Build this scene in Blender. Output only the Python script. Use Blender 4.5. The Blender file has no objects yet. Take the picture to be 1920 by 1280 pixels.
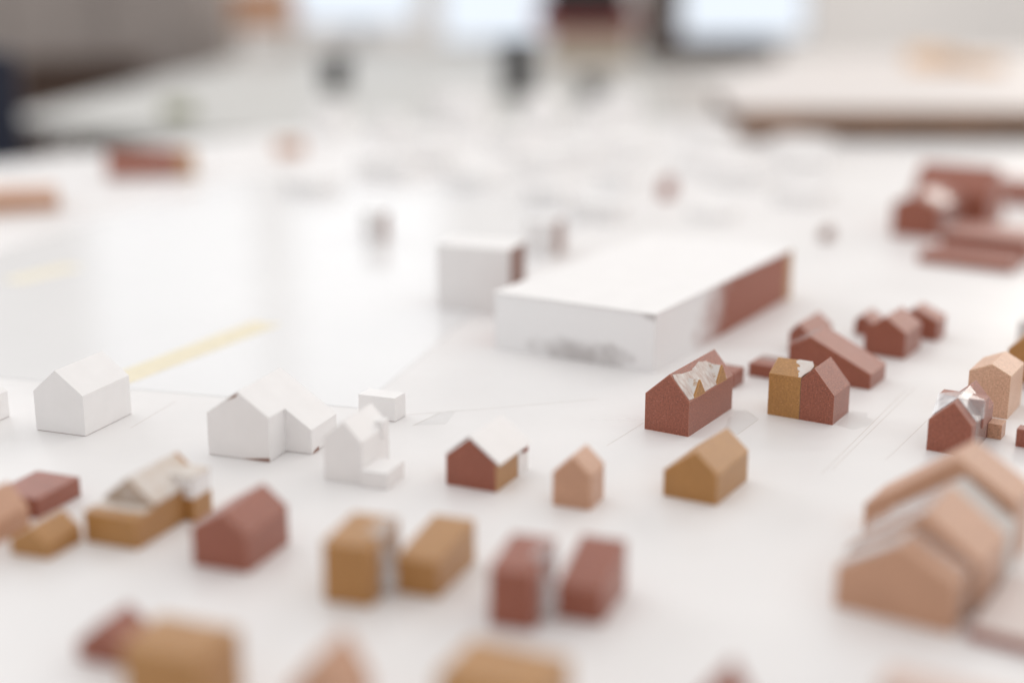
import bpy, bmesh, math, random
from mathutils import Vector, Matrix
random.seed(7)
scn = bpy.context.scene
COL = scn.collection
R = math.radians

# ------------------------------------------------------------------ camera
cam_d = bpy.data.cameras.new("camera")
cam = bpy.data.objects.new("camera", cam_d)
COL.objects.link(cam)
cam.location = (0, 0, 0.30)
cam.rotation_euler = (R(90 - 15.0916), 0, 0)
cam_d.sensor_width = 36.0
cam_d.lens = 2670.0 / 1920.0 * 36.0
cam_d.clip_start = 0.02
cam_d.clip_end = 60
cam_d.dof.use_dof = True
cam_d.dof.focus_distance = 0.935
cam_d.dof.aperture_fstop = 1.28
scn.camera = cam

# ------------------------------------------------------------------ world and lamps (indoor: soft ceiling light, windows behind, added side fills)
w = bpy.data.worlds.new("World")
scn.world = w
w.use_nodes = True
bg = w.node_tree.nodes["Background"]
bg.inputs[0].default_value = (1.0, 0.985, 0.975, 1)
bg.inputs[1].default_value = 0.74

def area(name, loc, rot, sx, sy, power, col):
    d = bpy.data.lights.new(name, 'AREA')
    d.shape = 'RECTANGLE'; d.size = sx; d.size_y = sy
    d.energy = power; d.color = col
    o = bpy.data.objects.new(name, d); COL.objects.link(o)
    o.location = loc; o.rotation_euler = rot
    return o
area("ceiling_light", (1.1, 2.6, 2.3), (0, 0, 0), 4.4, 4.6, 30, (1.0, 0.975, 0.955))
# tall windows of the back wall (their mirror image is the bright double band in the glossy sheet)
area("window_daylight", (-1.52, 6.3, 1.20), (R(-90), 0, 0), 0.76, 1.15, 1.25, (0.86, 0.93, 1.0))
area("window_daylight", (-0.65, 6.3, 1.20), (R(-90), 0, 0), 0.68, 1.15, 1.25, (0.86, 0.93, 1.0))

area("side_fill_light", (-3.4, 4.2, 1.5), (R(-90), 0, R(52)), 3.6, 1.9, 70, (0.95, 0.97, 1.0))  # unseen lamp added to give the left roof slopes sheen
area("side_fill_light", (3.5, 5.4, 1.7), (R(-90), 0, R(-38)), 3.0, 1.9, 58, (1.0, 0.91, 0.82))  # unseen warm lamp added at back right for sheen on right-hand slopes

vs = scn.view_settings
vs.view_transform = 'Standard'; vs.look = 'None'; vs.gamma = 1.0
vs.exposure = 0.11; vs.use_curve_mapping = False
scn.cycles.use_denoising = True
scn.cycles.max_bounces = 10
scn.cycles.transparent_max_bounces = 16

# ------------------------------------------------------------------ materials
def new_mat(name):
    m = bpy.data.materials.new(name); m.use_nodes = True
    nt = m.node_tree
    return m, nt, nt.nodes["Principled BSDF"]

def N(nt, t, **kw):
    n = nt.nodes.new(t)
    for k, v in kw.items(): setattr(n, k, v)
    return n

def foam(name, c, speck=0.36, rough=0.48):
    """dense modelling foam: fine open grain, pale specks, faint saw mottling"""
    m, nt, p = new_mat(name); L = nt.links.new
    tc = N(nt, 'ShaderNodeTexCoord')
    n1 = N(nt, 'ShaderNodeTexNoise'); n1.inputs['Scale'].default_value = 900; n1.inputs['Detail'].default_value = 3
    n2 = N(nt, 'ShaderNodeTexNoise'); n2.inputs['Scale'].default_value = 70; n2.inputs['Detail'].default_value = 4
    L(tc.outputs['Object'], n1.inputs['Vector']); L(tc.outputs['Object'], n2.inputs['Vector'])
    r1 = N(nt, 'ShaderNodeValToRGB')
    r1.color_ramp.elements[0].position = 0.30; r1.color_ramp.elements[1].position = 0.72
    d = 1 - speck; u = 1 + speck
    r1.color_ramp.elements[0].color = (c[0]*d, c[1]*d*0.95, c[2]*d*0.93, 1)
    r1.color_ramp.elements[1].color = (min(1, c[0]*u), min(1, c[1]*u*1.03), min(1, c[2]*u*1.05), 1)
    L(n1.outputs['Fac'], r1.inputs['Fac'])
    mx = N(nt, 'ShaderNodeMixRGB', blend_type='MULTIPLY'); mx.inputs['Fac'].default_value = 1
    r2 = N(nt, 'ShaderNodeValToRGB')
    r2.color_ramp.elements[0].position = 0.3; r2.color_ramp.elements[1].position = 0.7
    r2.color_ramp.elements[0].color = (0.90, 0.89, 0.88, 1); r2.color_ramp.elements[1].color = (1, 1, 1, 1)
    L(n2.outputs['Fac'], r2.inputs['Fac'])
    L(r1.outputs['Color'], mx.inputs['Color1']); L(r2.outputs['Color'], mx.inputs['Color2'])
    # paler edges: slight wear plus edge highlights painted into the colour
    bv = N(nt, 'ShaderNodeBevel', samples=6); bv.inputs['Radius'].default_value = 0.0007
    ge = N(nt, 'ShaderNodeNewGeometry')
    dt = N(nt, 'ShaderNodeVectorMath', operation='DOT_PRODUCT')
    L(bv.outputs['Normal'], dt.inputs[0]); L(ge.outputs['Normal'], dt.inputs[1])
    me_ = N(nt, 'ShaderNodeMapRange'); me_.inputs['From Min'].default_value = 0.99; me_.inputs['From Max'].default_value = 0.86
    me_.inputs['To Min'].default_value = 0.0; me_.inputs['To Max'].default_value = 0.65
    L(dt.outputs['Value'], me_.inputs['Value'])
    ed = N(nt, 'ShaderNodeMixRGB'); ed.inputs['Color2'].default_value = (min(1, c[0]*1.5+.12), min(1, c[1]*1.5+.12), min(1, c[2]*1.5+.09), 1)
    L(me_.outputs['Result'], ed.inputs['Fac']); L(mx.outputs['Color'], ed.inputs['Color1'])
    # scattered pale grains
    vo = N(nt, 'ShaderNodeTexVoronoi'); vo.inputs['Scale'].default_value = 480; L(tc.outputs['Object'], vo.inputs['Vector'])
    vr = N(nt, 'ShaderNodeValToRGB'); vr.color_ramp.elements[0].position = 0.12; vr.color_ramp.elements[1].position = 0.2
    vr.color_ramp.elements[0].color = (0.5, 0.5, 0.5, 1); vr.color_ramp.elements[1].color = (0, 0, 0, 1)
    L(vo.outputs['Distance'], vr.inputs['Fac'])
    e2 = N(nt, 'ShaderNodeMixRGB'); e2.inputs['Color2'].default_value = (min(1, c[0]*1.6+.1), min(1, c[1]*1.6+.1), min(1, c[2]*1.6+.1), 1)
    L(vr.outputs['Color'], e2.inputs['Fac']); L(ed.outputs['Color'], e2.inputs['Color1'])
    L(e2.outputs['Color'], p.inputs['Base Color'])
    b = N(nt, 'ShaderNodeBump'); b.inputs['Strength'].default_value = 0.5; b.inputs['Distance'].default_value = 0.0004
    L(n1.outputs['Fac'], b.inputs['Height']); L(b.outputs['Normal'], p.inputs['Normal'])
    p.inputs['Roughness'].default_value = rough
    p.inputs['Specular IOR Level'].default_value = 0.66
    p.inputs['Sheen Weight'].default_value = 0.18
    p.inputs['Sheen Roughness'].default_value = 0.5
    return m

BRICK_C = (0.305, 0.084, 0.044)
TAN_C = (0.425, 0.200, 0.048)
SALMON_C = (0.550, 0.300, 0.185)
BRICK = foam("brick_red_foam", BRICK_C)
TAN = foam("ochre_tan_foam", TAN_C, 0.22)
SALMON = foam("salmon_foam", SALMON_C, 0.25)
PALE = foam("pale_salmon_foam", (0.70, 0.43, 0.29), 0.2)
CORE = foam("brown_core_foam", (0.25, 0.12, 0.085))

def plain(name, c, rough=0.5, var=0.04, scale=40, spec=0.5, bump=0.0, bscale=600):
    m, nt, p = new_mat(name); L = nt.links.new
    tc = N(nt, 'ShaderNodeTexCoord')
    n = N(nt, 'ShaderNodeTexNoise'); n.inputs['Scale'].default_value = scale; n.inputs['Detail'].default_value = 5
    L(tc.outputs['Object'], n.inputs['Vector'])
    r = N(nt, 'ShaderNodeValToRGB')
    r.color_ramp.elements[0].position = 0.3; r.color_ramp.elements[1].position = 0.7
    r.color_ramp.elements[0].color = tuple(x*(1-var) for x in c) + (1,)
    r.color_ramp.elements[1].color = tuple(min(1, x*(1+var)) for x in c) + (1,)
    L(n.outputs['Fac'], r.inputs['Fac']); L(r.outputs['Color'], p.inputs['Base Color'])
    p.inputs['Roughness'].default_value = rough
    p.inputs['Specular IOR Level'].default_value = spec
    if bump:
        n2 = N(nt, 'ShaderNodeTexNoise'); n2.inputs['Scale'].default_value = bscale; n2.inputs['Detail'].default_value = 4
        L(tc.outputs['Object'], n2.inputs['Vector'])
        b = N(nt, 'ShaderNodeBump'); b.inputs['Strength'].default_value = bump; b.inputs['Distance'].default_value = 0.0002
        L(n2.outputs['Fac'], b.inputs['Height']); L(b.outputs['Normal'], p.inputs['Normal'])
    return m

PAPER = plain("white_card", (0.86, 0.845, 0.84), 0.55, 0.02, 60, bump=0.15)
BOARD = plain("white_base_board", (0.80, 0.785, 0.78), 0.38, 0.025, 9, spec=0.35, bump=0.06, bscale=260)
_nt = BOARD.node_tree; _L = _nt.links.new
_tc = N(_nt, 'ShaderNodeTexCoord'); _mp = N(_nt, 'ShaderNodeMapping'); _mp.inputs['Scale'].default_value = (3, 22, 1); _mp.inputs['Rotation'].default_value = (0, 0, 0.35)
_n = N(_nt, 'ShaderNodeTexNoise'); _n.inputs['Scale'].default_value = 2.2; _n.inputs['Detail'].default_value = 6
_mr = N(_nt, 'ShaderNodeMapRange'); _mr.inputs['From Min'].default_value = 0.3; _mr.inputs['From Max'].default_value = 0.7; _mr.inputs['To Min'].default_value = 0.27; _mr.inputs['To Max'].default_value = 0.5
_L(_tc.outputs['Object'], _mp.inputs['Vector']); _L(_mp.outputs['Vector'], _n.inputs['Vector']); _L(_n.outputs['Fac'], _mr.inputs['Value'])
_L(_mr.outputs['Result'], _nt.nodes['Principled BSDF'].inputs['Roughness'])
GLOSS = plain("glossy_white_sheet", (0.80, 0.80, 0.805), 0.13, 0.015, 7, spec=0.62, bump=0.02, bscale=60)
YTAPE = plain("yellow_masking_tape", (0.80, 0.73, 0.55), 0.5, 0.05, 90)
LINE = plain("scored_pencil_groove", (0.60, 0.54, 0.50), 0.7, 0.2, 300)
GAPD = plain("dark_joint", (0.10, 0.075, 0.06), 0.8, 0.1, 200)

def clear_tape(name, milk=0.10, rough=0.08, gloss=0.4, nscale=60):
    m, nt, p = new_mat(name); L = nt.links.new
    nt.nodes.remove(p)
    out = nt.nodes["Material Output"]
    tr = N(nt, 'ShaderNodeBsdfTransparent'); tr.inputs[0].default_value = (0.99, 0.99, 0.99, 1)
    gl = N(nt, 'ShaderNodeBsdfGlossy'); gl.inputs['Roughness'].default_value = rough
    df = N(nt, 'ShaderNodeBsdfDiffuse'); df.inputs[0].default_value = (0.9, 0.9, 0.91, 1)
    tc = N(nt, 'ShaderNodeTexCoord'); no = N(nt, 'ShaderNodeTexNoise')
    no.inputs['Scale'].default_value = nscale; no.inputs['Detail'].default_value = 2; no.inputs['Distortion'].default_value = 0.8
    L(tc.outputs['Object'], no.inputs['Vector'])
    bp = N(nt, 'ShaderNodeBump'); bp.inputs['Strength'].default_value = 0.08; bp.inputs['Distance'].default_value = 0.0006
    L(no.outputs['Fac'], bp.inputs['Height'])
    lw = N(nt, 'ShaderNodeLayerWeight'); lw.inputs['Blend'].default_value = 0.25
    fr = N(nt, 'ShaderNodeMath', operation='MULTIPLY_ADD'); fr.inputs[1].default_value = gloss; fr.inputs[2].default_value = 0.04
    L(lw.outputs['Facing'], fr.inputs[0]); L(bp.outputs['Normal'], gl.inputs['Normal'])
    rm = N(nt, 'ShaderNodeValToRGB')
    rm.color_ramp.elements[0].position = 0.42; rm.color_ramp.elements[1].position = 0.68
    rm.color_ramp.elements[0].color = (milk*0.5,)*3 + (1,); rm.color_ramp.elements[1].color = (min(1, milk*2.2),)*3 + (1,)
    L(no.outputs['Fac'], rm.inputs['Fac'])
    m1 = N(nt, 'ShaderNodeMixShader'); m2 = N(nt, 'ShaderNodeMixShader')
    L(rm.outputs['Color'], m1.inputs['Fac']); L(tr.outputs[0], m1.inputs[1]); L(df.outputs[0], m1.inputs[2])
    L(fr.outputs[0], m2.inputs['Fac']); L(m1.outputs[0], m2.inputs[1]); L(gl.outputs[0], m2.inputs[2])
    L(m2.outputs[0], out.inputs['Surface'])
    return m
TAPE = clear_tape("clear_tape", 0.10)
TAPE_MILKY = clear_tape("clear_tape_wrinkled", 0.24, 0.12, 0.3, 70)
FROST_FILM = clear_tape("frosted_film", 0.42, 0.2, 0.3, 30)
TAPE_SMOOTH = clear_tape("clear_tape_smooth", 0.16, 0.1, 0.25, 25)
TAPE_FLAT = clear_tape("clear_tape_flat", 0.0, 0.05, 0.0, 90)

def smear(name, under, thr=0.47, stretch=(1, 1, 1), soft=0.08):
    """dried white filler, scraped thin so the foam shows through in streaks"""
    m, nt, p = new_mat(name); L = nt.links.new
    tc = N(nt, 'ShaderNodeTexCoord'); mp = N(nt, 'ShaderNodeMapping'); mp.inputs['Scale'].default_value = stretch
    L(tc.outputs['Object'], mp.inputs['Vector'])
    no = N(nt, 'ShaderNodeTexNoise'); no.inputs['Scale'].default_value = 180; no.inputs['Detail'].default_value = 8; no.inputs['Roughness'].default_value = 0.7
    L(mp.outputs['Vector'], no.inputs['Vector'])
    r = N(nt, 'ShaderNodeValToRGB'); r.color_ramp.elements[0].position = thr - soft; r.color_ramp.elements[1].position = thr + soft
    L(no.outputs['Fac'], r.inputs['Fac'])
    mx = N(nt, 'ShaderNodeMixRGB'); mx.inputs['Color1'].default_value = under + (1,); mx.inputs['Color2'].default_value = (0.72, 0.69, 0.66, 1)
    L(r.outputs['Color'], mx.inputs['Fac']); L(mx.outputs['Color'], p.inputs['Base Color'])
    p.inputs['Roughness'].default_value = 0.6
    b = N(nt, 'ShaderNodeBump'); b.inputs['Strength'].default_value = 0.5; b.inputs['Distance'].default_value = 0.0004
    L(no.outputs['Fac'], b.inputs['Height']); L(b.outputs['Normal'], p.inputs['Normal'])
    return m
SMEAR_BRICK = smear("white_filler_on_brick", (0.40, 0.22, 0.16), 0.43, (1.6, 0.6, 0.6), 0.22)
SMEAR_TAN = smear("white_filler_on_tan", TAN_C, 0.42, (1, 1, 1))
SMEAR_PINK = smear("white_filler_on_salmon", (0.58, 0.46, 0.36), 0.45, (0.5, 0.5, 0.5), 0.25)

def emissive(name, c, s):
    m, nt, p = new_mat(name)
    p.inputs['Base Color'].default_value = (0.02, 0.02, 0.02, 1)
    p.inputs['Emission Color'].default_value = c + (1,)
    p.inputs['Emission Strength'].default_value = s
    return m

# ------------------------------------------------------------------ mesh helpers (all local sizes in mm)
MM = 0.001
def link_mesh(name, verts, faces, mat, parent=None, bevel=0.0, seg=2):
    me = bpy.data.meshes.new(name)
    bm = bmesh.new()
    vs_ = [bm.verts.new((v[0]*MM, v[1]*MM, v[2]*MM)) for v in verts]
    for f in faces:
        try: bm.faces.new([vs_[i] for i in f])
        except ValueError: pass
    bmesh.ops.recalc_face_normals(bm, faces=bm.faces[:])
    if bevel:
        bmesh.ops.bevel(bm, geom=bm.edges[:], offset=bevel*MM, segments=seg, profile=0.5, affect='EDGES')
    bm.to_mesh(me); bm.free()
    me.materials.append(mat)
    o = bpy.data.objects.new(name, me); COL.objects.link(o)
    if parent is not None: o.parent = parent
    return o

def prism(name, prof, s0, s1, mat, parent=None, bevel=0.22):
    """profile [(t,z)...] closed polygon, extruded along local x from s0 to s1 (t is local y)"""
    n = len(prof)
    v = [(s0, t, z) for t, z in prof] + [(s1, t, z) for t, z in prof]
    f = [list(range(n)), list(range(2*n-1, n-1, -1))]
    for i in range(n):
        j = (i+1) % n
        f.append([i, n+i, n+j, j])
    return link_mesh(name, v, f, mat, parent, bevel)

def prism_t(name, prof, t0, t1, mat, parent=None, bevel=0.22):
    """profile [(s,z)...] extruded along local y"""
    n = len(prof)
    v = [(s, t0, z) for s, z in prof] + [(s, t1, z) for s, z in prof]
    f = [list(range(n)), list(range(2*n-1, n-1, -1))]
    for i in range(n):
        j = (i+1) % n
        f.append([i, n+i, n+j, j])
    return link_mesh(name, v, f, mat, parent, bevel)

def box(name, s0, s1, t0, t1, z0, z1, mat, parent=None, bevel=0.22):
    return prism(name, [(t0, z0), (t1, z0), (t1, z1), (t0, z1)], s0, s1, mat, parent, bevel)

def offset_chain(ch, d):
    """offset an open chain to its right by d, mitred"""
    out = []
    nrm = []
    for a, b in zip(ch[:-1], ch[1:]):
        dx, dy = b[0]-a[0], b[1]-a[1]; l = math.hypot(dx, dy)
        nrm.append((dy/l, -dx/l))
    for i, p in enumerate(ch):
        if i == 0: nx, ny = nrm[0]; k = d
        elif i == len(ch)-1: nx, ny = nrm[-1]; k = d
        else:
            nx, ny = nrm[i-1][0]+nrm[i][0], nrm[i-1][1]+nrm[i][1]
            l = math.hypot(nx, ny); nx /= l; ny /= l
            k = d / max(0.3, nx*nrm[i][0]+ny*nrm[i][1])
        out.append((p[0]+nx*k, p[1]+ny*k))
    return out

def shell(name, chain, s0, s1, d0, d1, mat, parent=None):
    """a thin sheet that follows an open chain in the (t,z) plane; chain runs from t=0 side upward to the far side,
    so its right side is inside: negative distances lie outside"""
    a = offset_chain(chain, d0); b = offset_chain(chain, d1)
    n = len(a)
    poly_s = []
    v = []; f = []
    for s in (s0, s1):
        v += [(s, t, z) for t, z in a] + [(s, t, z) for t, z in b]
    for i in range(n-1):
        f.append([i, i+1, 2*n+i+1, 2*n+i]); f.append([n+i, 3*n+i, 3*n+i+1, n+i+1])
        f.append([i, n+i, n+i+1, i+1]); f.append([2*n+i, 2*n+i+1, 3*n+i+1, 3*n+i])
    f.append([0, 2*n, 3*n, n]); f.append([n-1, 2*n-1, 4*n-1, 3*n-1])
    return link_mesh(name, v, f, mat, parent)

def thing(name, x, y, ang, label, cat, group=None, z=0.0):
    o = bpy.data.objects.new(name, None); COL.objects.link(o)
    o.empty_display_size = 0.01
    o.location = (x*MM, y*MM, z*MM); o.rotation_euler = (0, 0, R(ang))
    o["label"] = label; o["category"] = cat
    if group: o["group"] = group
    return o

def tag(o, label, cat, group=None):
    o["label"] = label; o["category"] = cat
    if group: o["group"] = group
    return o

def structure(o):
    o["kind"] = "structure"; return o

def gable(root, prof, s0, s1, mat, rmat=None, d=0.55):
    """solid foam gable block: prof = [N ground, N eave, apex, L eave, L ground]; the roof layer is a part of its own"""
    g0, e0, a, e1, g1 = prof
    body = [g0, (e0[0], e0[1]-d), (a[0], a[1]-d), (e1[0], e1[1]-d), g1]
    prism("wall_block", body, s0, s1, mat, root, 0)
    roof = [(e0[0], e0[1]-d), e0, a, e1, (e1[0], e1[1]-d), (a[0], a[1]-d)]
    prism("roof", roof, s0, s1, rmat or mat, root, 0)

def P5(w_, e, ax, az, e2=None):
    return [(0, 0), (0, e), (ax, az), (w_, e if e2 is None else e2), (w_, 0)]

def foam_house(name, x, y, ang, prof, ln, mat, label, group=None, s0=0):
    r = thing(name, x, y, ang, label, "model house", group)
    gable(r, prof, s0, ln, mat)
    return r

def card_house(root, prof, s0, s1, gap=0.35, d=0.5, core=CORE, roofs=True):
    """brown foam core wrapped in white card: every wall and roof sheet is its own thin panel"""
    n = len(prof)
    # prof: N ground, N eave, ..., L eave, L ground  (open chain over the top)
    inner = offset_chain(prof, d)
    inner[0] = (inner[0][0], 0); inner[-1] = (inner[-1][0], 0)
    prism("foam_core", inner, s0+d, s1-d, core, root, 0)
    top = list(prof)
    top[0] = (top[0][0], gap); top[-1] = (top[-1][0], gap)
    inn = list(inner); inn[0] = (inn[0][0], gap); inn[-1] = (inn[-1][0], gap)
    for i in range(n-1):
        nm = "wall_panel" if i in (0, n-2) else "roof_panel"
        if nm == "roof_panel" and not roofs: continue
        q = [top[i], top[i+1], inn[i+1], inn[i]]
        prism(nm, q, s0+d, s1-d, PAPER, root, 0)
    ga = [(t, max(z, gap)) for t, z in prof]
    prism("gable_panel", ga, s0, s0+d, PAPER, root, 0)
    prism("gable_panel", ga, s1-d, s1, PAPER, root, 0)

# ------------------------------------------------------------------ setting: table, floor, wall behind
def slab(name, pts, z0, z1, mat, parent=None, bevel=0.0):
    n = len(pts)
    v = [(x, y, z0) for x, y in pts] + [(x, y, z1) for x, y in pts]
    f = [list(range(n)), list(range(n, 2*n))]
    for i in range(n):
        j = (i+1) % n
        f.append([i, j, n+j, n+i])
    return link_mesh(name, v, f, mat, parent, bevel)

WOOD = plain("brown_wood_edge", (0.22, 0.12, 0.07), 0.5, 0.2, 12)
FLOORM = plain("grey_floor", (0.50, 0.48, 0.45), 0.5, 0.08, 3)
WALLM = plain("white_wall", (0.86, 0.83, 0.81), 0.8, 0.02, 2)
table = structure(slab("table_top", [(-700, 380), (1500, 380), (1500, 2720), (250, 2720), (-430, 2520), (-800, 2120), (-1100, 1500)], -25, 0, BOARD))
floor = structure(slab("floor", [(-5000, -2500), (5000, -2500), (5000, 7200), (-5000, 7200)], -780, -750, FLOORM))
wall = structure(slab("wall", [(-5000, 6500), (5000, 6500), (5000, 6600), (-5000, 6600)], -750, 2300, WALLM))

# glossy sheet lying on the board (front corner near the white houses), edges at 75 degrees
sheet = thing("glossy_sheet", -106, 936, 75, "large glossy white sheet mirroring the window light, behind the white houses", "sheet")
slab("sheet", [(0, 0), (0, 560), (1000, 560), (1000, 0)], 0.0, 0.4, GLOSS, sheet)

def on_sheet(x, y):
    dx, dy = x+106, y-936
    s_ = dx*math.cos(R(75))+dy*math.sin(R(75)); t_ = -dx*math.sin(R(75))+dy*math.cos(R(75))
    return 0.42 if 0 < s_ < 1000 and 0 < t_ < 560 else 0.0

def flat_line(x0, y0, x1, y1, wd=0.32, h=0.06):
    dx, dy = x1-x0, y1-y0; l = math.hypot(dx, dy); nx, ny = -dy/l*wd/2, dx/l*wd/2
    return slab("scored_line", [(x0+nx, y0+ny), (x1+nx, y1+ny), (x1-nx, y1-ny), (x0-nx, y0-ny)], 0.004, h, LINE, table)
for q in ((290.7, 983.8, 194.2, 814.2), (284.0, 980.5, 186.2, 806.8), (279.2, 910.2, 238.5, 843), (238.5, 843, 231, 832), (165.8, 911.3, 146.5, 879.2), (165.8, 911.3, 160.3, 933.6),
          (60, 857.5, 88, 904.5), (-251.9, 893.3, -235.3, 951.9), (-74.2, 920.6, -20, 934), (-66, 898, -49, 925), (-20, 934, 60, 957)):
    flat_line(*q)
def tape_patch(pts, label):
    o = slab("clear_tape", pts, 0.10, 0.16, TAPE_FLAT)
    return tag(o, label, "tape")
tape_patch([(146.5, 879.2), (165.8, 911.3), (160.5, 933), (152, 929), (150, 918), (146, 915), (143, 902), (139, 890)], "flat patch of clear tape on the board beside the house with dormers")
tape_patch([(231, 929), (243, 926), (240, 916), (243, 908), (236, 897), (224, 889), (216, 899)], "flat patch of clear tape on the board at the right of the two-tone house")
tape_patch([(-66, 898), (-50, 926), (-38, 931), (-44, 900)], "flat patch of clear tape on the board right of the white cube")

# yellow masking tape strip on the sheet, with torn ends
def tape_strip(name, x0, y0, x1, y1, wd, z, mat, label):
    dx, dy = x1-x0, y1-y0; l = math.hypot(dx, dy)
    r = thing(name, x0, y0, math.degrees(math.atan2(dy, dx)), label, "tape")
    pts = []
    k = 7
    for i in range(k): pts.append((random.uniform(-1.5, 1.5), -wd/2 + wd*i/(k-1)))
    for i in range(14): pts.append((l*(i+1)/15, wd/2 + random.uniform(-0.4, 0.4)))
    for i in range(k): pts.append((l+random.uniform(-2.5, 2.5), wd/2 - wd*i/(k-1)))
    for i in range(14): pts.append((l*(1-(i+1)/15), -wd/2 + random.uniform(-0.4, 0.4)))
    slab("strip", pts, z, z+0.12, mat, r)
    return r
tape_strip("masking_tape", -291, 1000, -208, 1172, 28, 0.42, YTAPE, "long pale yellow masking tape strip running back from the left white house")
tape_strip("masking_tape", -480, 1330, -440, 1400, 26, 0.42, YTAPE, "short pale yellow tape patch far out on the left of the board")

# ------------------------------------------------------------------ white card houses
G_W = "white card houses"
r = thing("white_house", -276.5, 875.9, 70, "plain white card gable house beside the yellow tape, thin dark joint at its foot", "model house", G_W)
card_house(r, P5(38.3, 27.3, 20.2, 42.5, 27.0), 0, 51)

r = thing("white_house", -148.8, 827.4, 71, "white card house with a stepped catslide roof and small brown corners peeking out", "model house", G_W)
card_house(r, P5(43, 28.2, 21, 43.2, 27.2), 0, 20.8, roofs=False)
card_house(r, [(-18, 0), (-18, 16.2), (21, 43.2), (43, 27.2), (43, 0)], 20.8, 56.5, roofs=False)
prism("roof_panel", [(21, 42.7), (21, 43.25), (43.2, 27.1), (43.2, 26.5)], -0.05, 56.6, PAPER, r, 0)
def rz(t): return 43.2 + (t-21)*27.0/39.0
lp = [(-0.05, 21), (-0.05, -0.4), (20.5, -0.4), (20.5, -18.3), (56.6, -18.3), (56.6, 21)]
link_mesh("roof_panel", [(a, t, rz(t)-0.45) for a, t in lp] + [(a, t, rz(t)+0.06) for a, t in lp],
          [list(range(6)), list(range(11, 5, -1))] + [[i, (i+1) % 6, 6+(i+1) % 6, 6+i] for i in range(6)], PAPER, r)
# chipped corners where the foam core shows
link_mesh("bare_corner", [(-0.15, 20.2, 42.6), (-0.15, 28.5, 37.0), (-0.15, 22.0, 39.6), (0.6, 20.2, 42.6), (0.6, 28.5, 37.0), (0.6, 22.0, 39.6)], [[0, 1, 2], [3, 5, 4], [0, 3, 4, 1], [1, 4, 5, 2], [2, 5, 3, 0]], CORE, r)
link_mesh("bare_corner", [(-0.15, 0.3, 0), (-0.15, 0.3, 2.6), (-0.15, 20, 0), (0.6, 0.3, 0), (0.6, 0.3, 2.6), (0.6, 20, 0)], [[0, 1, 2], [3, 5, 4], [0, 3, 4, 1], [1, 4, 5, 2], [2, 5, 3, 0]], CORE, r)
link_mesh("bare_corner", [(21.5, -18.15, 0), (31, -18.15, 0), (30, -18.15, 2.6), (24, -18.15, 1.6), (21.5, -17.4, 0), (31, -17.4, 0), (30, -17.4, 2.6), (24, -17.4, 1.6)], [[0, 1, 2, 3], [7, 6, 5, 4], [0, 4, 5, 1], [1, 5, 6, 2], [2, 6, 7, 3], [3, 7, 4, 0]], CORE, r)

r = thing("white_house", -88.1, 788.8, 70, "small white card gable house with a low flat annex on its right", "model house", G_W)
card_house(r, P5(25, 25.8, 11.5, 37.8, 26.2), 0, 38, gap=0.1)
box("annex", -3, 21, -17.5, -0.2, 0, 10, PAPER, r, 0.15)
box("dormer", 27, 36, -1.0, 8, 20, 30.5, PAPER, r, 0.15)

r = thing("white_block", -78.1, 905.6, 66, "small flat-topped white card cube behind the small white house", "model house", G_W)
card_house(r, [(0, 0), (0, 16.5), (27.8, 16), (27.8, 0)], 0, 14.8)

r = thing("white_house", -350.7, 888.9, 70, "white card house cut by the left edge of the picture", "model house", G_W)
card_house(r, P5(42, 18, 21, 30, 18), 0, 31)

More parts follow.
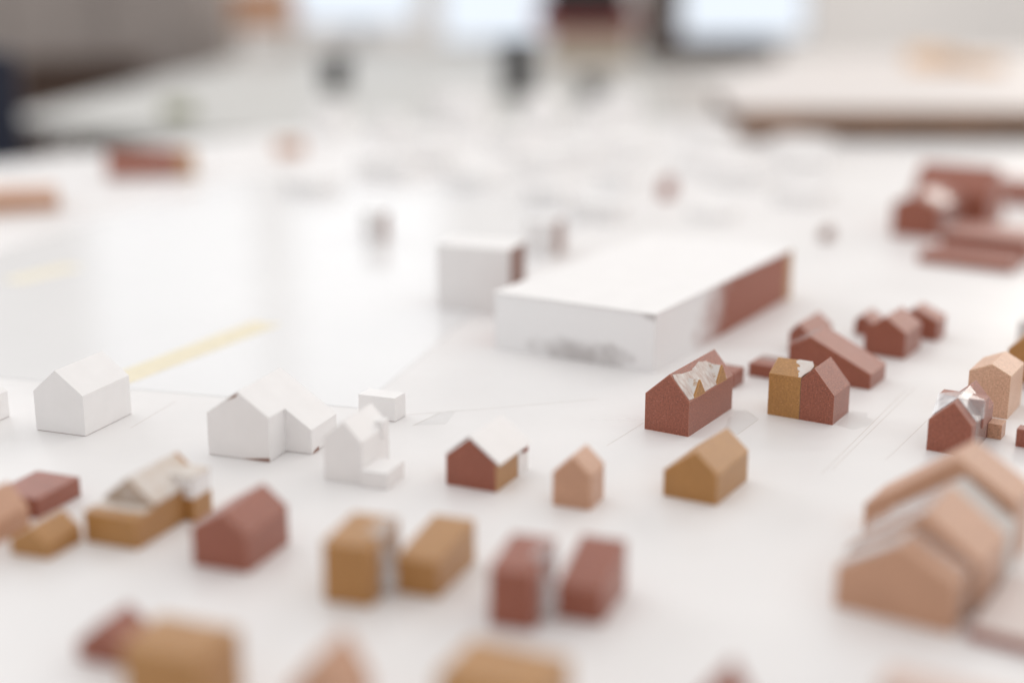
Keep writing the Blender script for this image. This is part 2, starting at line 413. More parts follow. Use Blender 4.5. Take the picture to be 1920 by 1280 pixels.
# ------------------------------------------------------------------ big hall
r = thing("hall_block", 106.1, 1022.1, 59, "large white-topped hall with white front and brick-brown long side", "model building")
box("hall_core", 0.6, 287, 0.6, 139, 0, 44.2, BRICK, r, 0)
box("lid", -1.2, 289, -1.0, 140.5, 44.6, 45.6, PAPER, r, 0)
def worn_paint(name, mode):
    """white paint rubbed thin: a long soft fade on the side, a low scuff and bare top corner on the front (local mm -> m)"""
    m, nt, p = new_mat(name); L = nt.links.new
    tc = N(nt, 'ShaderNodeTexCoord'); sx = N(nt, 'ShaderNodeSeparateXYZ'); L(tc.outputs['Object'], sx.inputs[0])
    no = N(nt, 'ShaderNodeTexNoise'); no.inputs['Scale'].default_value = 45; no.inputs['Detail'].default_value = 7; no.inputs['Roughness'].default_value = 0.65
    L(tc.outputs['Object'], no.inputs['Vector'])
    def M(op, x, y):
        n = N(nt, 'ShaderNodeMath', operation=op)
        for i, q in enumerate((x, y)):
            if hasattr(q, 'links'): L(q, n.inputs[i])
            else: n.inputs[i].default_value = q
        return n.outputs[0]
    if mode == 'side':
        # paint edge leans back with height; positive = bare
        e = M('SUBTRACT', sx.outputs['X'], M('ADD', M('MULTIPLY', sx.outputs['Z'], 0.45), 0.066))
        e = M('ADD', M('MULTIPLY', e, 17.0), M('MULTIPLY', M('SUBTRACT', no.outputs['Fac'], 0.5), 1.5))
    else:
        u = M('DIVIDE', M('SUBTRACT', sx.outputs['Y'], 0.062), 0.044)
        v_ = M('DIVIDE', M('SUBTRACT', sx.outputs['Z'], 0.006), 0.013)
        d_ = M('SUBTRACT', 1.0, M('ADD', M('MULTIPLY', u, u), M('MULTIPLY', v_, v_)))
        u2 = M('DIVIDE', M('SUBTRACT', sx.outputs['Y'], 0.0), 0.016)
        w2 = M('DIVIDE', M('SUBTRACT', sx.outputs['Z'], 0.0445), 0.006)
        d2 = M('SUBTRACT', 1.0, M('ADD', M('MULTIPLY', u2, u2), M('MULTIPLY', w2, w2)))
        e = M('ADD', M('MULTIPLY', M('MAXIMUM', d_, d2), 0.55), M('MULTIPLY', M('SUBTRACT', no.outputs['Fac'], 0.48), 1.5))
        e = M('MINIMUM', e, 0.5)
    r_ = N(nt, 'ShaderNodeValToRGB'); r_.color_ramp.elements[0].position = 0.0; r_.color_ramp.elements[1].position = 1.0
    L(e, r_.inputs['Fac'])
    mx = N(nt, 'ShaderNodeMixRGB'); mx.inputs['Color1'].default_value = (0.88, 0.875, 0.88, 1)
    mx.inputs['Color2'].default_value = BRICK_C + (1,) if mode == 'side' else (0.22, 0.18, 0.17, 1)
    L(r_.outputs['Color'], mx.inputs['Fac']); L(mx.outputs['Color'], p.inputs['Base Color'])
    p.inputs['Roughness'].default_value = 0.5
    return m
box("front_panel", -0.1, 0.5, 0, 139.6, 0, 44.1, worn_paint("worn_white_paint_front", 'front'), r, 0)
box("side_panel", 0.55, 271.9, -0.1, 0.55, 0, 44.1, worn_paint("worn_white_paint_side", 'side'), r, 0)
box("end_piece", 272, 288, -0.4, 20, 0, 44.3, TAN, r, 0)

# ------------------------------------------------------------------ white blocks beyond
def white_block(x, y, ang, wd, ln, h, label, group, side=True):
    r = thing("white_block", x, y, ang, label, "model building", group, on_sheet(x-20, y+20))
    box("foam_core", 0.4, ln-0.4, 0, wd-0.4, 0, h-0.6, CORE, r, 0)
    box("front_panel", -0.2, 0.4, -0.3, wd, 0, h-0.6, PAPER, r, 0)
    box("lid", -0.3, ln, -0.4, wd, h-0.55, h, PAPER, r, 0)
    return r
G_B = "tall white blocks behind the hall"
white_block(-2.3, 1201.6, 70, 68, 42, 57.6, "tall white block with a bare brown side, left behind the hall", G_B)
white_block(43.1, 1448, 68, 31, 34, 36, "white block with a narrow brown side, seen just above the hall's left end", G_B)
white_block(-142.3, 1525.2, 68, 24, 20, 32, "small white block with brown flank standing alone in the bright left area", G_B)
G_F = "blurred white blocks at the far end of the board"
for x, y, an, wd, ln, h in ((-250, 1840, 60, 60, 50, 26), (-150, 1990, 66, 80, 50, 34), (-40, 1880, 62, 55, 60, 30), (60, 2000, 60, 70, 50, 38), (-120, 2200, 66, 60, 60, 44),
                            (-190, 2360, 64, 55, 40, 62), (10, 2250, 60, 60, 60, 48), (150, 1900, 58, 40, 50, 26), (190, 2150, 58, 70, 60, 40), (300, 2000, 58, 80, 50, 30), (380, 1760, 58, 60, 60, 24), (250, 1650, 58, 50, 40, 16),
                            (-300, 2470, 64, 60, 50, 70), (-60, 2480, 62, 70, 50, 84), (170, 2520, 60, 60, 50, 72), (330, 2300, 58, 60, 60, 60), (-80, 2640, 60, 90, 40, 96), (230, 2660, 60, 70, 40, 80),
                            (120, 1640, 60, 60, 40, 30), (60, 1740, 62, 50, 50, 34), (330, 1900, 58, 70, 60, 34), (430, 1990, 58, 60, 60, 36), (470, 2180, 58, 80, 60, 40), (110, 2080, 60, 60, 60, 46), (-90, 2060, 64, 70, 40, 40), (330, 2140, 58, 50, 60, 38)):
    rb = thing("white_block", x, y, an, ("blurred low white card block among those at the far end of the board" if h < 50 else "blurred taller white card block close to the far edge of the board"), "model building", G_F if h < 50 else "taller white blocks at the far edge", on_sheet(x, y))
    h *= 0.7
    box("block", 0, ln, 0, wd, 0, h - 0.55, PAPER, rb, 0.3)
    box("lid", -0.4, ln+0.4, -0.4, wd+0.4, h-0.5, h, PAPER, rb, 0)
rb = thing("white_tower", 64, 2440, 62, "pointed white card tower highest at the far end of the board", "model building")
gable(rb, P5(56, 52, 28, 76), 0, 50, PAPER)
r = thing("brown_block", 202.8, 1820.1, 60, "tiny brown block alone on the board far behind the hall", "model house")
prism("block", [(0, 0), (0, 20), (7.5, 26), (15, 20), (15, 0)], 0, 20, BRICK, r)
r = thing("brown_block", 346.3, 1534.2, 60, "tiny pale brown block just behind the far end of the hall", "model house")
prism("block", [(0, 0), (0, 12), (5, 15), (10, 12), (10, 0)], 0, 20, CORE, r)

# ------------------------------------------------------------------ brick row beside the hall
pr = P5(31.5, 23.9, 14.4, 40.3, 24.8)
r = thing("brick_house", 114.2, 874.9, 58.5, "brick-red gable house with two ochre dormers and white filler smeared over its roof", "model house")
gable(r, pr, 0, 71.2, BRICK)
# filler layer on the right roof slope
sl = ((14.4-0)/math.hypot(14.4, 16.4), 16.4/math.hypot(14.4, 16.4)); LS = math.hypot(14.4, 16.4)
def on_slope(s, u, off): return (s, sl[0]*u - sl[1]*off, 23.9 + sl[1]*u + sl[0]*off)
outl = [(1.0, 1.0), (6, 0.5), (14, 0.4), (24, 0.4), (34, 0.5), (44, 0.4), (54, 0.4), (61, 0.6), (62.5, 3), (60.5, 6), (58, 10), (54, 14.5), (50, 17.5), (45, 18.6), (42, 19.6), (37, 19.2), (33, 18.2), (29, 17.8), (27, 17.0), (23, 17.2), (18, 17.6), (12, 18), (7, 19.6), (2.0, 20.4), (0.6, 17), (0.6, 9)]
outl = [(a+random.uniform(-.5, .5), b+random.uniform(-.25, .25)) if 0.8 < b < 20 and a > 2 else (a, b) for a, b in outl]
n_ = len(outl)
link_mesh("filler_smear", [on_slope(a, b, 0.02) for a, b in outl] + [on_slope(a, b, 0.30) for a, b in outl],
          [list(range(n_)), list(range(2*n_-1, n_-1, -1))] + [[i, (i+1) % n_, n_+(i+1) % n_, n_+i] for i in range(n_)], SMEAR_BRICK, r)
for sa, sm, sb, za in ((7.5, 16, 24.5, 34.6), (43.5, 51.6, 60, 35.8)):
    tb = (za-23.9)/16.4*14.4
    fr = link_mesh("dormer", [(sa, -0.25, 24.2), (sb, -0.25, 23.7), (sm, -0.25, za), (sa, 1.2, 24.4), (sb, 1.2, 23.9), (sm, 1.2, za)],
                   [[0, 1, 2], [3, 5, 4], [0, 3, 4, 1], [1, 4, 5, 2], [2, 5, 3, 0]], TAN, r)
    link_mesh("dormer_roof", [(sa+.1, 1.0, 24.5), (sb-.1, 1.0, 24.2), (sm, 1.0, za-.1), (sm, tb+1.2, za-.1), (sm, tb, za-9)],
              [[0, 1, 2], [0, 2, 3], [1, 3, 2], [0, 4, 1], [0, 3, 4], [1, 4, 3]], SMEAR_TAN, fr)
link_mesh("crack", [on_slope(a, b, o) for o in (0.2, 0.42) for a, b in ((20, 15.2), (42, 15.9), (42, 15.5), (20, 14.9))],
          [[0, 1, 2, 3], [7, 6, 5, 4], [0, 4, 5, 1], [1, 5, 6, 2], [2, 6, 7, 3], [3, 7, 4, 0]], LINE, r)

r = thing("brick_shed", 159.2, 981.2, 58.5, "low brick-red block half hidden behind the house with dormers", "model house")
box("block", 0, 19.5, 0, 30, 0, 11.8, BRICK, r)

r = thing("two_tone_house", 212.9, 898.9, 58.8, "sharp two-tone house, ochre wing on the left and brick gable on the right", "model house")
prism("brick_wing", [(0, 0), (0, 20.2), (14.6, 37.2), (23.2, 28.7), (23.2, 0)], 0, 33, BRICK, r, 0.18)
prism_t("ochre_wing", [(0.12, 0), (0.12, 29.2), (16.2, 36.6), (32.5, 29.2), (32.5, 0)], 23.45, 46, TAN, r, 0.18)
sl2 = (16.1, 7.4); l2 = math.hypot(*sl2)
o2 = [(0.2, 23.6), (0.2, 25.6), (2.5, 25.8), (4, 26.9), (6, 26.2), (7.5, 28.6), (9.5, 29.4), (10.6, 27.6), (12.5, 29.0), (14, 31.6), (16.0, 32.4), (17.6, 31.0), (17.6, 21.4), (13.0, 19.0), (8, 19.8), (4, 22.2)]
n_ = len(o2)
def on_r(u, t, off): return (0.12+sl2[0]/l2*u, t, 29.2+sl2[1]/l2*u+off)
link_mesh("filler_seam", [on_r(u, t, 0.03) for u, t in o2] + [on_r(u, t, 0.33) for u, t in o2],
          [list(range(n_)), list(range(2*n_-1, n_-1, -1))] + [[i, (i+1) % n_, n_+(i+1) % n_, n_+i] for i in range(n_)], smear("white_filler_seam", (0.62, 0.50, 0.44), 0.44, (1, 1, 1), 0.2), r)
box("joint", 0.05, 0.5, 23.18, 23.47, 0, 28.4, GAPD, r, 0)

foam_house("brick_house", 257.1, 978.6, 58.4, [(0, 0), (0, 11.6), (46.3, 33.4), (62.2, 25), (62.2, 0)], 34.8, BRICK,
           "long brick-red house with one roof side sweeping low to the right")
rr = [o for o in COL.objects if o.type == 'EMPTY'][-1]
shell("clear_tape", [(46.3, 33.4), (62.2, 25), (62.2, 1)], 3, 31, 0.05-0.2, -0.3, TAPE, rr)
foam_house("brick_house", 233.6, 1072.5, 58, P5(18.5, 15, 11.4, 23.9, 16), 46, BRICK, "brick-red roof peeking out directly behind the long low-swept house")
r = thing("brick_shed", 195.9, 1002.6, 58, "low flat brick-red block to the left behind the two-tone house", "model house")
box("block", 0, 27.5, 0, 24, 0, 9.8, BRICK, r)
shell("clear_tape", [(0, 1), (0, 9.8), (24, 9.8), (24, 1)], 16, 25, -0.08, -0.2, TAPE, r)
foam_house("brick_house", 302.9, 1058.7, 57.5, P5(32.4, 20.8, 16.5, 31.9, 19.8), 40.7, BRICK, "brick-red gable house in the middle of the far brick row")
foam_house("brick_house", 296.8, 1125.9, 57.5, P5(17.6, 10, 12.6, 17.4, 12), 27, BRICK, "tiny brick-red house tucked in left of the far brick row")
foam_house("brick_house", 343.5, 1112.5, 58, P5(29.4, 16.8, 20.1, 25.4, 18), 24.5, BRICK, "farthest house of the brick row, its dark gable half hidden")

# ------------------------------------------------------------------ right group
foam_house("salmon_house", 333.1, 911.3, 58.3, P5(27.6, 30.3, 13, 36.8, 30.2), 38, PALE, "tall pale salmon house with a shallow roof at the right edge")
foam_house("tan_house", 389.8, 986.5, 58, P5(32.0, 26, 16.6, 38.8, 24), 57, TAN, "ochre gable house at the right edge behind the pale salmon one")
r = thing("grey_block", 440, 1085, 58, "grey taped block at the right edge above the ochre gable", "model house")
box("block", 0, 30, 0, 40, 0, 18, plain("grey_card", (0.62, 0.59, 0.58), 0.5), r)
r = thing("brick_shed", 396, 961, 58, "dark brown low block at the right edge beside the pale salmon house", "model house")
box("block", 0, 30, 0, 33, 0, 12, BRICK, r)
r = thing("brick_shed", 335.5, 847.0, 58, "small low brick-red block on its own at the right edge", "model house")
box("block", 0, 9.6, 0, 18.5, 0, 11.8, BRICK, r)

r = thing("taped_house", 284.5, 836.1, 59, "brick-red house with flat cross dormers, wrapped in shiny clear tape", "model house")
pg = [(0, 0), (0, 20.2), (12.2, 34.0), (27.0, 20.2), (27.0, 0)]
gable(r, pg, 0, 56, BRICK)
box("cross_dormer", 24, 36, -1.2, 27.6, 12, 30.6, BRICK, r)
shell("clear_tape", pg, 10, 40, -0.15, -0.35, TAPE_SMOOTH, r)
link_mesh("tape_web", [(9, 12.2, 34.6), (24, -1.6, 30.9), (24, 12.2, 34.8), (9, -0.4, 20.6), (24, -1.6, 19), (9.2, 12.2, 34.8), (24.2, -1.6, 31.1)],
          [[0, 1, 2], [0, 3, 1], [3, 4, 1]], FROST_FILM, r)
link_mesh("tape_web", [(9, 12.2, 34.6), (24, 28, 30.9), (24, 12.2, 34.8), (9, 27.4, 20.6), (24, 28, 19)],
          [[0, 1, 2], [0, 3, 1], [3, 4, 1]], FROST_FILM, r)
box("porch", 44, 56, -9, -0.2, 0, 10, SALMON, r)

# ------------------------------------------------------------------ big terrace in the right foreground
r = thing("terrace_row", 202.3, 595.7, 57, "big blurred salmon terrace of two stepped gables in the right foreground", "model house")
gable(r, P5(57, 25.5, 27.2, 39.0, 20), 0, 22, SALMON)
gable(r, [(-4.5, 0), (-4.5, 27.6), (23.5, 47.5), (60, 21), (60, 0)], 22, 66, SALMON)
prism("grey_link", [(-3, 0), (-3, 25), (24, 44), (60, 19), (60, 0)], 66.1, 92.5, plain("grey_filler", (0.60, 0.56, 0.53), 0.6), r, 0)
shell("clear_tape", [(-0.3, 2), (-0.3, 26.0), (27.2, 39.6), (57.3, 20.4), (57.3, 2)], 13, 21.8, -0.1, -0.35, TAPE_MILKY, r)
shell("frosted_film", [(27.4, 39.2), (57, 20.2)], 2, 21.5, -0.4, -0.6, FROST_FILM, r)  # thin milky layer, makes the front segment's left slope paler
shell("frosted_film", [(23.8, 47.6), (60, 21.2)], 24, 65, -0.4, -0.6, FROST_FILM, r)  # same milky layer paling the second segment's left slope
foam_house("salmon_house", 253.8, 673.5, 57, [(-1, 0), (-1, 33.8), (30, 52.5), (77, 17), (77, 0)], 33, SALMON, "larger salmon house with a wide gable at the back end of the foreground terrace")
r = thing("low_plate", 206, 592, 57, "low brick-red plate with a pale top at the lower right, beside the terrace", "model block")
box("plate", 0, 72, -90, -1, 0, 6, BRICK, r, 0.5)
box("pale_top", 0.8, 71.2, -89.4, -1.6, 6.02, 6.5, plain("pale_pink_card", (0.62, 0.54, 0.51), 0.5), r, 0)

# ------------------------------------------------------------------ front rows
r = thing("white_roofed_house", -9.3, 775.8, 65, "brick-red and ochre house under a folded white card roof", "model house")
pf = P5(32.5, 17.8, 17.6, 30.6, 18.6)
prism("brick_end", [(0.3, 0), (0.3, 17.4), (17.6, 30.2), (32.5, 18.2), (32.5, 0)], 0, 12, BRICK, r, 0)
prism("ochre_middle", [(0, 0), (0, 17.2), (17.6, 30.2), (32.5, 18.2), (32.5, 0)], 12.05, 30, TAN, r, 0)
box("ochre_face", 0.4, 12.02, -0.15, 0.29, 0, 17.0, TAN, r, 0)
prism("white_end", [(-0.5, 0), (-0.5, 13.5), (17.6, 26), (32.5, 13.5), (32.5, 0)], 30.05, 44, PAPER, r, 0)
prism("brick_strip", [(-0.7, 12), (-0.7, 17.2), (17.6, 30.2), (32.5, 18.2), (32.5, 12)], 36, 44, BRICK, r, 0)
shell("card_roof", [(-2.0, 16.4), (17.6, 30.9), (33.6, 17.8)], 0.5, 45.5, -0.05, -0.75, PAPER, r)

foam_house("salmon_house", 44, 747.7, 67, P5(22.8, 21, 10.9, 30.9, 20), 22.5, SALMON, "small narrow salmon gable house standing alone in the front middle")
foam_house("ochre_house", 115.8, 754.9, 60, P5(33.0, 18.8, 13.8, 30.4, 15.8), 48, TAN, "ochre gable house in front of the house with dormers")
foam_house("brick_house", -132.9, 663, 70, P5(32, 21, 13.8, 31.8, 21.2), 42.3, BRICK, "plain blurred brick-red gable house in the left foreground")

r = thing("ochre_white_house", -196.1, 692.5, 69, "ochre house with a white-smeared raised roof and flat front part, left foreground", "model house")
box("base_block", 0, 64, 0, 33, 0, 17.2, TAN, r)
prism("raised_roof", [(0.6, 17.2), (0.6, 18.6), (16.5, 31.4), (32.4, 18.6), (32.4, 17.2)], 17, 64, TAN, r, 0.2)
shell("white_smear", [(0.4, 18.6), (16.5, 31.5), (32.6, 18.6)], 17.6, 60, -0.05, -0.4, SMEAR_PINK, r)
box("white_front_strip", 8, 17.0, 1.0, 32.0, 17.25, 17.7, SMEAR_PINK, r, 0)
box("side_wing", 44, 62, -6, 10, 0, 13, TAN, r)
box("side_wing_white", 44.2, 61.8, -5.8, 10, 13.02, 24.5, PAPER, r)
box("side_wing_top", 44.0, 62, -6, 10, 24.52, 25.8, SMEAR_PINK, r)
prism("gable_smear", [(1.2, 18.0), (1.2, 18.7), (16.5, 30.9), (31.8, 18.7), (31.8, 18.0)], 16.7, 16.98, smear("grey_filler_on_ochre", (0.30, 0.18, 0.09), 0.5, (0.4, 0.4, 0.4), 0.3), r, 0)

foam_house("ochre_house", -238.9, 680.2, 69, P5(24, 8.5, 11, 16.5, 8.5), 27, TAN, "very low ochre house in front of the flat brick block at lower left")
r = thing("brick_block", -262.3, 735.9, 69, "flat-topped brick-red block at the left, behind the low ochre house", "model house")
box("block", 0, 37.5, 0, 30, 0, 11.5, BRICK, r)
foam_house("salmon_house", -280.5, 679.5, 69, P5(31, 12.5, 12.3, 24.7, 13.3), 48.5, SALMON, "salmon gable house cut by the left edge of the picture")

G_P = "tan and brick pairs in the foreground"
def pair_block(name, x, y, ang, wd, ln, h, h2, mat, label):
    r = thing(name, x, y, ang, label, "model house", G_P)
    prism_t("block", [(0, 0), (0, h), (ln, h2), (ln, 0)], 0, wd, mat, r, 0.3)
    return r
a_ = pair_block("ochre_block", -67.4, 624.0, 72, 24.5, 37, 31.0, 32, TAN, "tall ochre flat-topped block, left one of the ochre pair")
shell("clear_tape", [(0, 0.5), (0, 31.6), (7, 31.6)], 12, 34, -0.4, -0.6, TAPE_MILKY, a_)
link_mesh("tape_bridge", [(14, -0.2, 2), (20.0, -5.5, 2), (20.0, -5.5, 18), (14, -0.2, 26), (14.3, -0.2, 2), (20.3, -5.5, 2), (20.3, -5.5, 18), (14.3, -0.2, 26)], [[0, 1, 2, 3], [7, 6, 5, 4], [0, 4, 5, 1], [1, 5, 6, 2], [2, 6, 7, 3], [3, 7, 4, 0]], TAPE_MILKY, a_)
pair_block("ochre_block", -35.6, 633.5, 69.5, 22.5, 48, 18.8, 23, TAN, "lower ochre block with a gently rising top, right one of the ochre pair")
b_ = pair_block("brick_block", 10.2, 599.2, 72, 22, 36, 29, 32, BRICK, "tall brick-red block, left one of the brick-red pair")
shell("clear_tape", [(0, 0.5), (0, 30.9), (5, 30.9)], 12, 33, -0.35, -0.6, TAPE_MILKY, b_)
link_mesh("tape_bridge", [(12, -0.2, 2), (17.5, -6, 2), (17.5, -6, 17), (12, -0.2, 25), (12.3, -0.2, 2), (17.8, -6, 2), (17.8, -6, 17), (12.3, -0.2, 25)], [[0, 1, 2, 3], [7, 6, 5, 4], [0, 4, 5, 1], [1, 5, 6, 2], [2, 6, 7, 3], [3, 7, 4, 0]], TAPE_MILKY, b_)
pair_block("brick_block", 42, 606, 69.5, 22.8, 40, 17, 26.5, BRICK, "brick-red block with a steeply rising top, right one of the brick-red pair")

r = thing("ochre_block", -124.5, 516.2, 69, "big blurred ochre block with a rising top at the bottom left", "model house")
prism_t("block", [(0, 0), (0, 28.5), (22, 30.5), (30, 29), (30, 0)], 0, 38, TAN, r, 0.3)
foam_house("brick_house", -169.1, 564.2, 69, P5(25, 9, 12, 19.5, 8), 22, BRICK, "tiny low brick-red house left of the big ochre block at the bottom")
foam_house("salmon_house", -66, 500, 68, P5(25.5, 20, 11, 37.5, 20), 24, SALMON, "blurred brownish gable cut by the bottom edge, left of the middle")
r = thing("ochre_block", 10.2, 489.1, 66, "blurred ochre flat roof cut by the bottom edge in the middle", "model house")
box("block", 0, 34, 0, 44, 0, 28, TAN, r, 0.3)
foam_house("brick_house", 88, 503, 62, P5(20, 10, 9, 25, 10), 22, BRICK, "blurred brick-red ridge just showing at the bottom edge, right of the middle")
r = thing("pale_block", 170, 508, 58, "pale pinkish blurred block top at the bottom right edge", "model block")
box("block", 0, 20, -30, 26, 0, 16, plain("pale_salmon", (0.62, 0.48, 0.42), 0.6), r, 0.3)

# ------------------------------------------------------------------ far right cluster
r = thing("brick_house", 465.8, 1543.4, 57, "brick-red gable house at the left front of the far right cluster", "model house")
gable(r, [(-3, 0), (-3, 36), (24, 48), (50, 36.5), (50, 0)], 0, 90, BRICK)
shell("clear_tape", [(-3, 1), (-3, 36), (24, 48)], 20, 50, -0.2, -0.5, TAPE_MILKY, r)
r = thing("brick_house", 545, 1610, 57, "bulky brick-red house with its broad roof towards the camera, in the far right cluster", "model house")
prism_t("wall_block", [(0, 0), (0, 37.4), (32, 65.4), (64, 37.4), (64, 0)], 0, 90, BRICK, r, 0)
prism_t("roof", [(0, 37.4), (0, 38), (32, 66), (64, 38), (64, 37.4), (32, 65.4)], 0, 90, BRICK, r, 0)
r = thing("low_slab", 491.8, 1370.5, 57, "low flat brick-red slab lying in front of the far right cluster", "model block")
box("slab", 0, 46, 0, 94, 0, 10.8, BRICK, r)
r = thing("low_slab", 520, 1425, 57, "second, higher brick-red slab beside the far right gable house", "model block")
box("slab", 0, 78, -6, 84, 0, 21, BRICK, r)
r = thing("low_slab", 644.8, 1766.9, 57, "long brick-red bar behind the far right cluster, running out of the picture", "model block")
box("slab", 0, 60, -60, 72, 0, 26, BRICK, r)
# blocks on the far left of the board
r = thing("brick_block", -567.7, 1984.6, 14, "brick-red long block with an ochre end, far left on the board", "model house")
prism("block", [(0, 0), (0, 19), (35, 36), (70, 19), (70, 0)], 0, 100, BRICK, r)
prism("ochre_end", [(0, 0), (0, 19), (35, 34), (70, 19), (70, 0)], 100.1, 122, TAN, r)
r = thing("salmon_block", -660, 1690, 20, "long salmon block at the far left edge", "model house")
box("block", -40, 70, 0, 90, 0, 22, SALMON, r)
box("end_piece", 70.1, 112, 0, 90, 0, 20, SALMON, r)
r = thing("salmon_block", -367.5, 2228.9, 14, "small faint salmon block at the far back, left of the middle", "model house")
box("block", 0, 42, 0, 40, 0, 20, SALMON, r)

# ------------------------------------------------------------------ things behind the table, far out of focus
def ebox(name, x0, x1, y0, y1, z0, z1, mat, parent=None, bevel=2):
    return slab(name, [(x0, y0), (x1, y0), (x1, y1), (x0, y1)], z0, z1, mat, parent, bevel)
GREYT = plain("pale_grey_laminate", (0.50, 0.495, 0.475), 0.5, 0.03, 3)
CABM = plain("taupe_cabinet", (0.30, 0.26, 0.24), 0.6, 0.1, 4)
DARK = plain("black_plastic", (0.012, 0.011, 0.011), 0.5, 0.1, 20)
DWOOD = plain("dark_brown_wood", (0.045, 0.020, 0.010), 0.5, 0.2, 8)
REDF = plain("dark_red_cloth", (0.22, 0.02, 0.02), 0.8, 0.15, 30)
BEIGE = plain("beige_card", (0.42, 0.35, 0.28), 0.7, 0.08, 12)
NAVY = plain("navy_cloth", (0.012, 0.016, 0.035), 0.8, 0.2, 30)
ORANGE = plain("orange_wood", (0.50, 0.20, 0.06), 0.5, 0.1, 12)
OLIVE = plain("olive_card", (0.24, 0.24, 0.12), 0.7, 0.1, 12)
PEACH = plain("peach_card", (0.72, 0.50, 0.33), 0.6, 0.08, 12)
def trestle(name, pts, zt, th, mat, legm, label, edge=None):
    r_ = thing(name, 0, 0, 0, label, "table")
    slab("table_top", pts, zt-th, zt, mat, r_, 1.5)
    cx = sum(p[0] for p in pts)/len(pts); cy = sum(p[1] for p in pts)/len(pts)
    for x, y in pts:
        x += (cx-x)*0.08; y += (cy-y)*0.08
        ebox("leg", x-25, x+25, y-25, y+25, -750, zt-th-0.5, legm, r_)
    return r_
trestle("back_table", [(-1010, 2860), (-560, 2580), (330, 2760), (400, 4250), (1000, 4300), (1000, 5200), (-760, 5200)], -8, 25, GREYT, WALLM, "pale grey table standing behind the model table")
rt_ = trestle("wood_edged_table", [(380, 2440), (2100, 2440), (2100, 4100), (740, 3760), (400, 3000)], 52, 4, plain("white_table_top", (0.66, 0.62, 0.60), 0.55), WOOD, "white-topped table with a brown wooden edge at the upper right")
ebox("wooden_edge", 379, 2120, 2400, 2439, 14, 51, WOOD, rt_)
for o in rt_.children:
    if o.name.startswith("leg"): o.location.y += 0.05

r = thing("cabinet", -1600, 4600, 0, "large blurred taupe cabinet at the upper left", "cabinet")
ebox("carcass", -300, 620, 0, 500, -740, 240, CABM, r)
for i in range(3): ebox("door", -300+i*307, 0+i*307, -18, -1, -720, 225, CABM, r)
r = thing("floor_shade_box", -1230, 4100, 8, "dark brown box standing in for floor shade low in front of the taupe cabinet", "box")
ebox("crate", -170, 170, 0, 250, -750, 0, DWOOD, r); ebox("lid", -175, 175, -5, 255, 0.5, 18, DWOOD, r)  # dark box added in place of the shaded wood floor
r = thing("chair", -1055, 2600, 0, "navy cloth chair back cut by the left edge of the picture", "chair")
ebox("backrest", -200, 118, 100, 150, -260, 130, NAVY, r, 12); ebox("seat", -200, 118, -250, 99, -330, -270, NAVY, r, 12)
for sx in (-190, 80):
    for sy in (-240, 90): ebox("leg", sx, sx+28, sy, sy+28, -750, -331, DARK, r)
r = thing("olive_block", -690, 2830, 10, "small olive-green block beyond the far left brick block", "box", None, -7.5)
box("block", 0, 60, 0, 60, 0, 26, OLIVE, r)
r = thing("black_cup", -415, 3400, 0, "small dark cup on the back table, left of the middle", "cup", None, -7.5)
def lathe(name, prof, mat, parent, seg=28):
    v = []; f = []
    for rr_, z in prof:
        for k in range(seg):
            a = 2*math.pi*k/seg; v.append((rr_*math.cos(a), rr_*math.sin(a), z))
    for i in range(len(prof)-1):
        for k in range(seg):
            k2 = (k+1) % seg
            f.append([i*seg+k, i*seg+k2, (i+1)*seg+k2, (i+1)*seg+k])
    f.append(list(range(seg))); f.append([(len(prof)-1)*seg+k for k in range(seg)])
    return link_mesh(name, v, f, mat, parent)
lathe("cup", [(27, 0), (30, 10), (36, 85), (33, 85), (28, 8)], DARK, r)
r = thing("black_box", -22, 3300, -12, "black upright box on the back table under the middle screen", "box", None, -7.5)
ebox("case", 0, 62, 0, 70, 0, 122, DARK, r, 3); ebox("cap", 4, 58, 4, 66, 122.5, 128, DARK, r, 1)
r = thing("grey_wedge", 145, 3000, -35, "dark grey tilted wedge on the back table beside the white tower", "box", None, -7.5)
prism_t("wedge", [(0, 0), (90, 0), (20, 72), (0, 70)], 0, 40, plain("dark_grey", (0.10, 0.095, 0.09), 0.6), r, 1)
r = thing("orange_crate", -900, 4700, 0, "orange wooden crate at the top, left of the screens", "crate", None, -7.5)
for i in range(3): ebox("board", 0, 190, 0, 12, 90+i*40, 124+i*40, ORANGE, r, 1)
ebox("bottom", 0, 190, 12.5, 160, 88, 100, ORANGE, r, 1)
for x0 in (0, 172): ebox("post", x0, x0+18, 12.5, 30, 0, 215, BEIGE, r, 1)

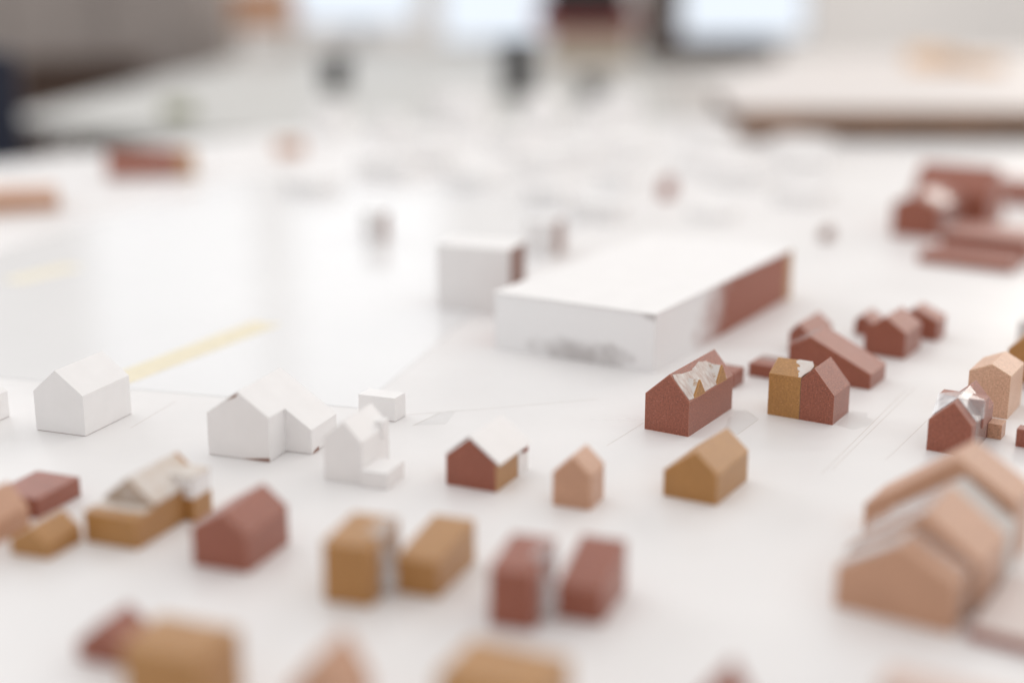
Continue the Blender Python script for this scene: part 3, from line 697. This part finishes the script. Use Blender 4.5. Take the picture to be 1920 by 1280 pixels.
SCREEN = emissive("lit_screen", (0.84, 0.91, 1.0), 0.95)
SILVER = plain("silver_plastic", (0.55, 0.55, 0.55), 0.35, 0.02, 5)
def monitor(x0, x1, y, zb, zt, ztab, label, bez=SILVER):
    r = thing("monitor", (x0+x1)/2, y, 0, label, "monitor", "lit screens along the top", ztab)
    hw = (x1-x0)/2
    ebox("housing", -hw-8, hw+8, 1, 28, zb-ztab-8, zt-ztab+8, bez, r, 3)
    ebox("screen", -hw, hw, -1.5, 0.5, zb-ztab, zt-ztab, SCREEN, r, 0)
    ebox("stand", -30, 30, 29, 45, 0.5, zb-ztab+60, bez, r, 2)
    ebox("foot", -80, 80, -20, 90, 0, 6, bez, r, 2)
monitor(-732, -329, 5000, 79, 340, -7.5, "lit screen at the top left of the middle, beside the orange crate")
monitor(-234, 126, 4900, 31, 300, -7.5, "lit screen at the top middle, left of the dark red bag")
r = thing("wooden_chest", 418, 4480, 0, "dark brown wooden chest under the right lit screen", "chest", None, -7.5)
ebox("chest", 0, 410, 0, 320, 0, 48, DWOOD, r, 3)
ebox("side_panel", 0, 85, 0, 320, 48.5, 330, DWOOD, r, 3)
monitor(535, 925, 4600, 56, 320, 43, "lit screen at the top right above the dark brown chest", DWOOD)
r = thing("card_box", 108, 4200, 0, "beige card box under the dark red bag at the top", "box", None, -7.5)
ebox("carton", 0, 240, 0, 200, 0, 92, BEIGE, r, 2); ebox("flap", 2, 238, 2, 98, 92.5, 95, BEIGE, r, 0.5)
r = thing("red_bag", 86, 4260, 0, "dark red bag with a black top, at the upper middle edge", "bag", None, 88)
ebox("bag_body", -15, 280, 0, 130, 0, 75, REDF, r, 18); ebox("bag_top", 12, 252, -6, 140, 40, 190, DARK, r, 14)
for k, (x, y, wd) in enumerate(((930, 3420, 150), (1010, 3300, 90))):
    r = thing("peach_block", x, y, 10+k*20, ("wide peach block on the wood-edged table", "small peach block in front on the wood-edged table")[k], "box", None, 52.5)
    box("block", 0, 60, -wd, 0, 0, 40-k*14, PEACH, r, 1)
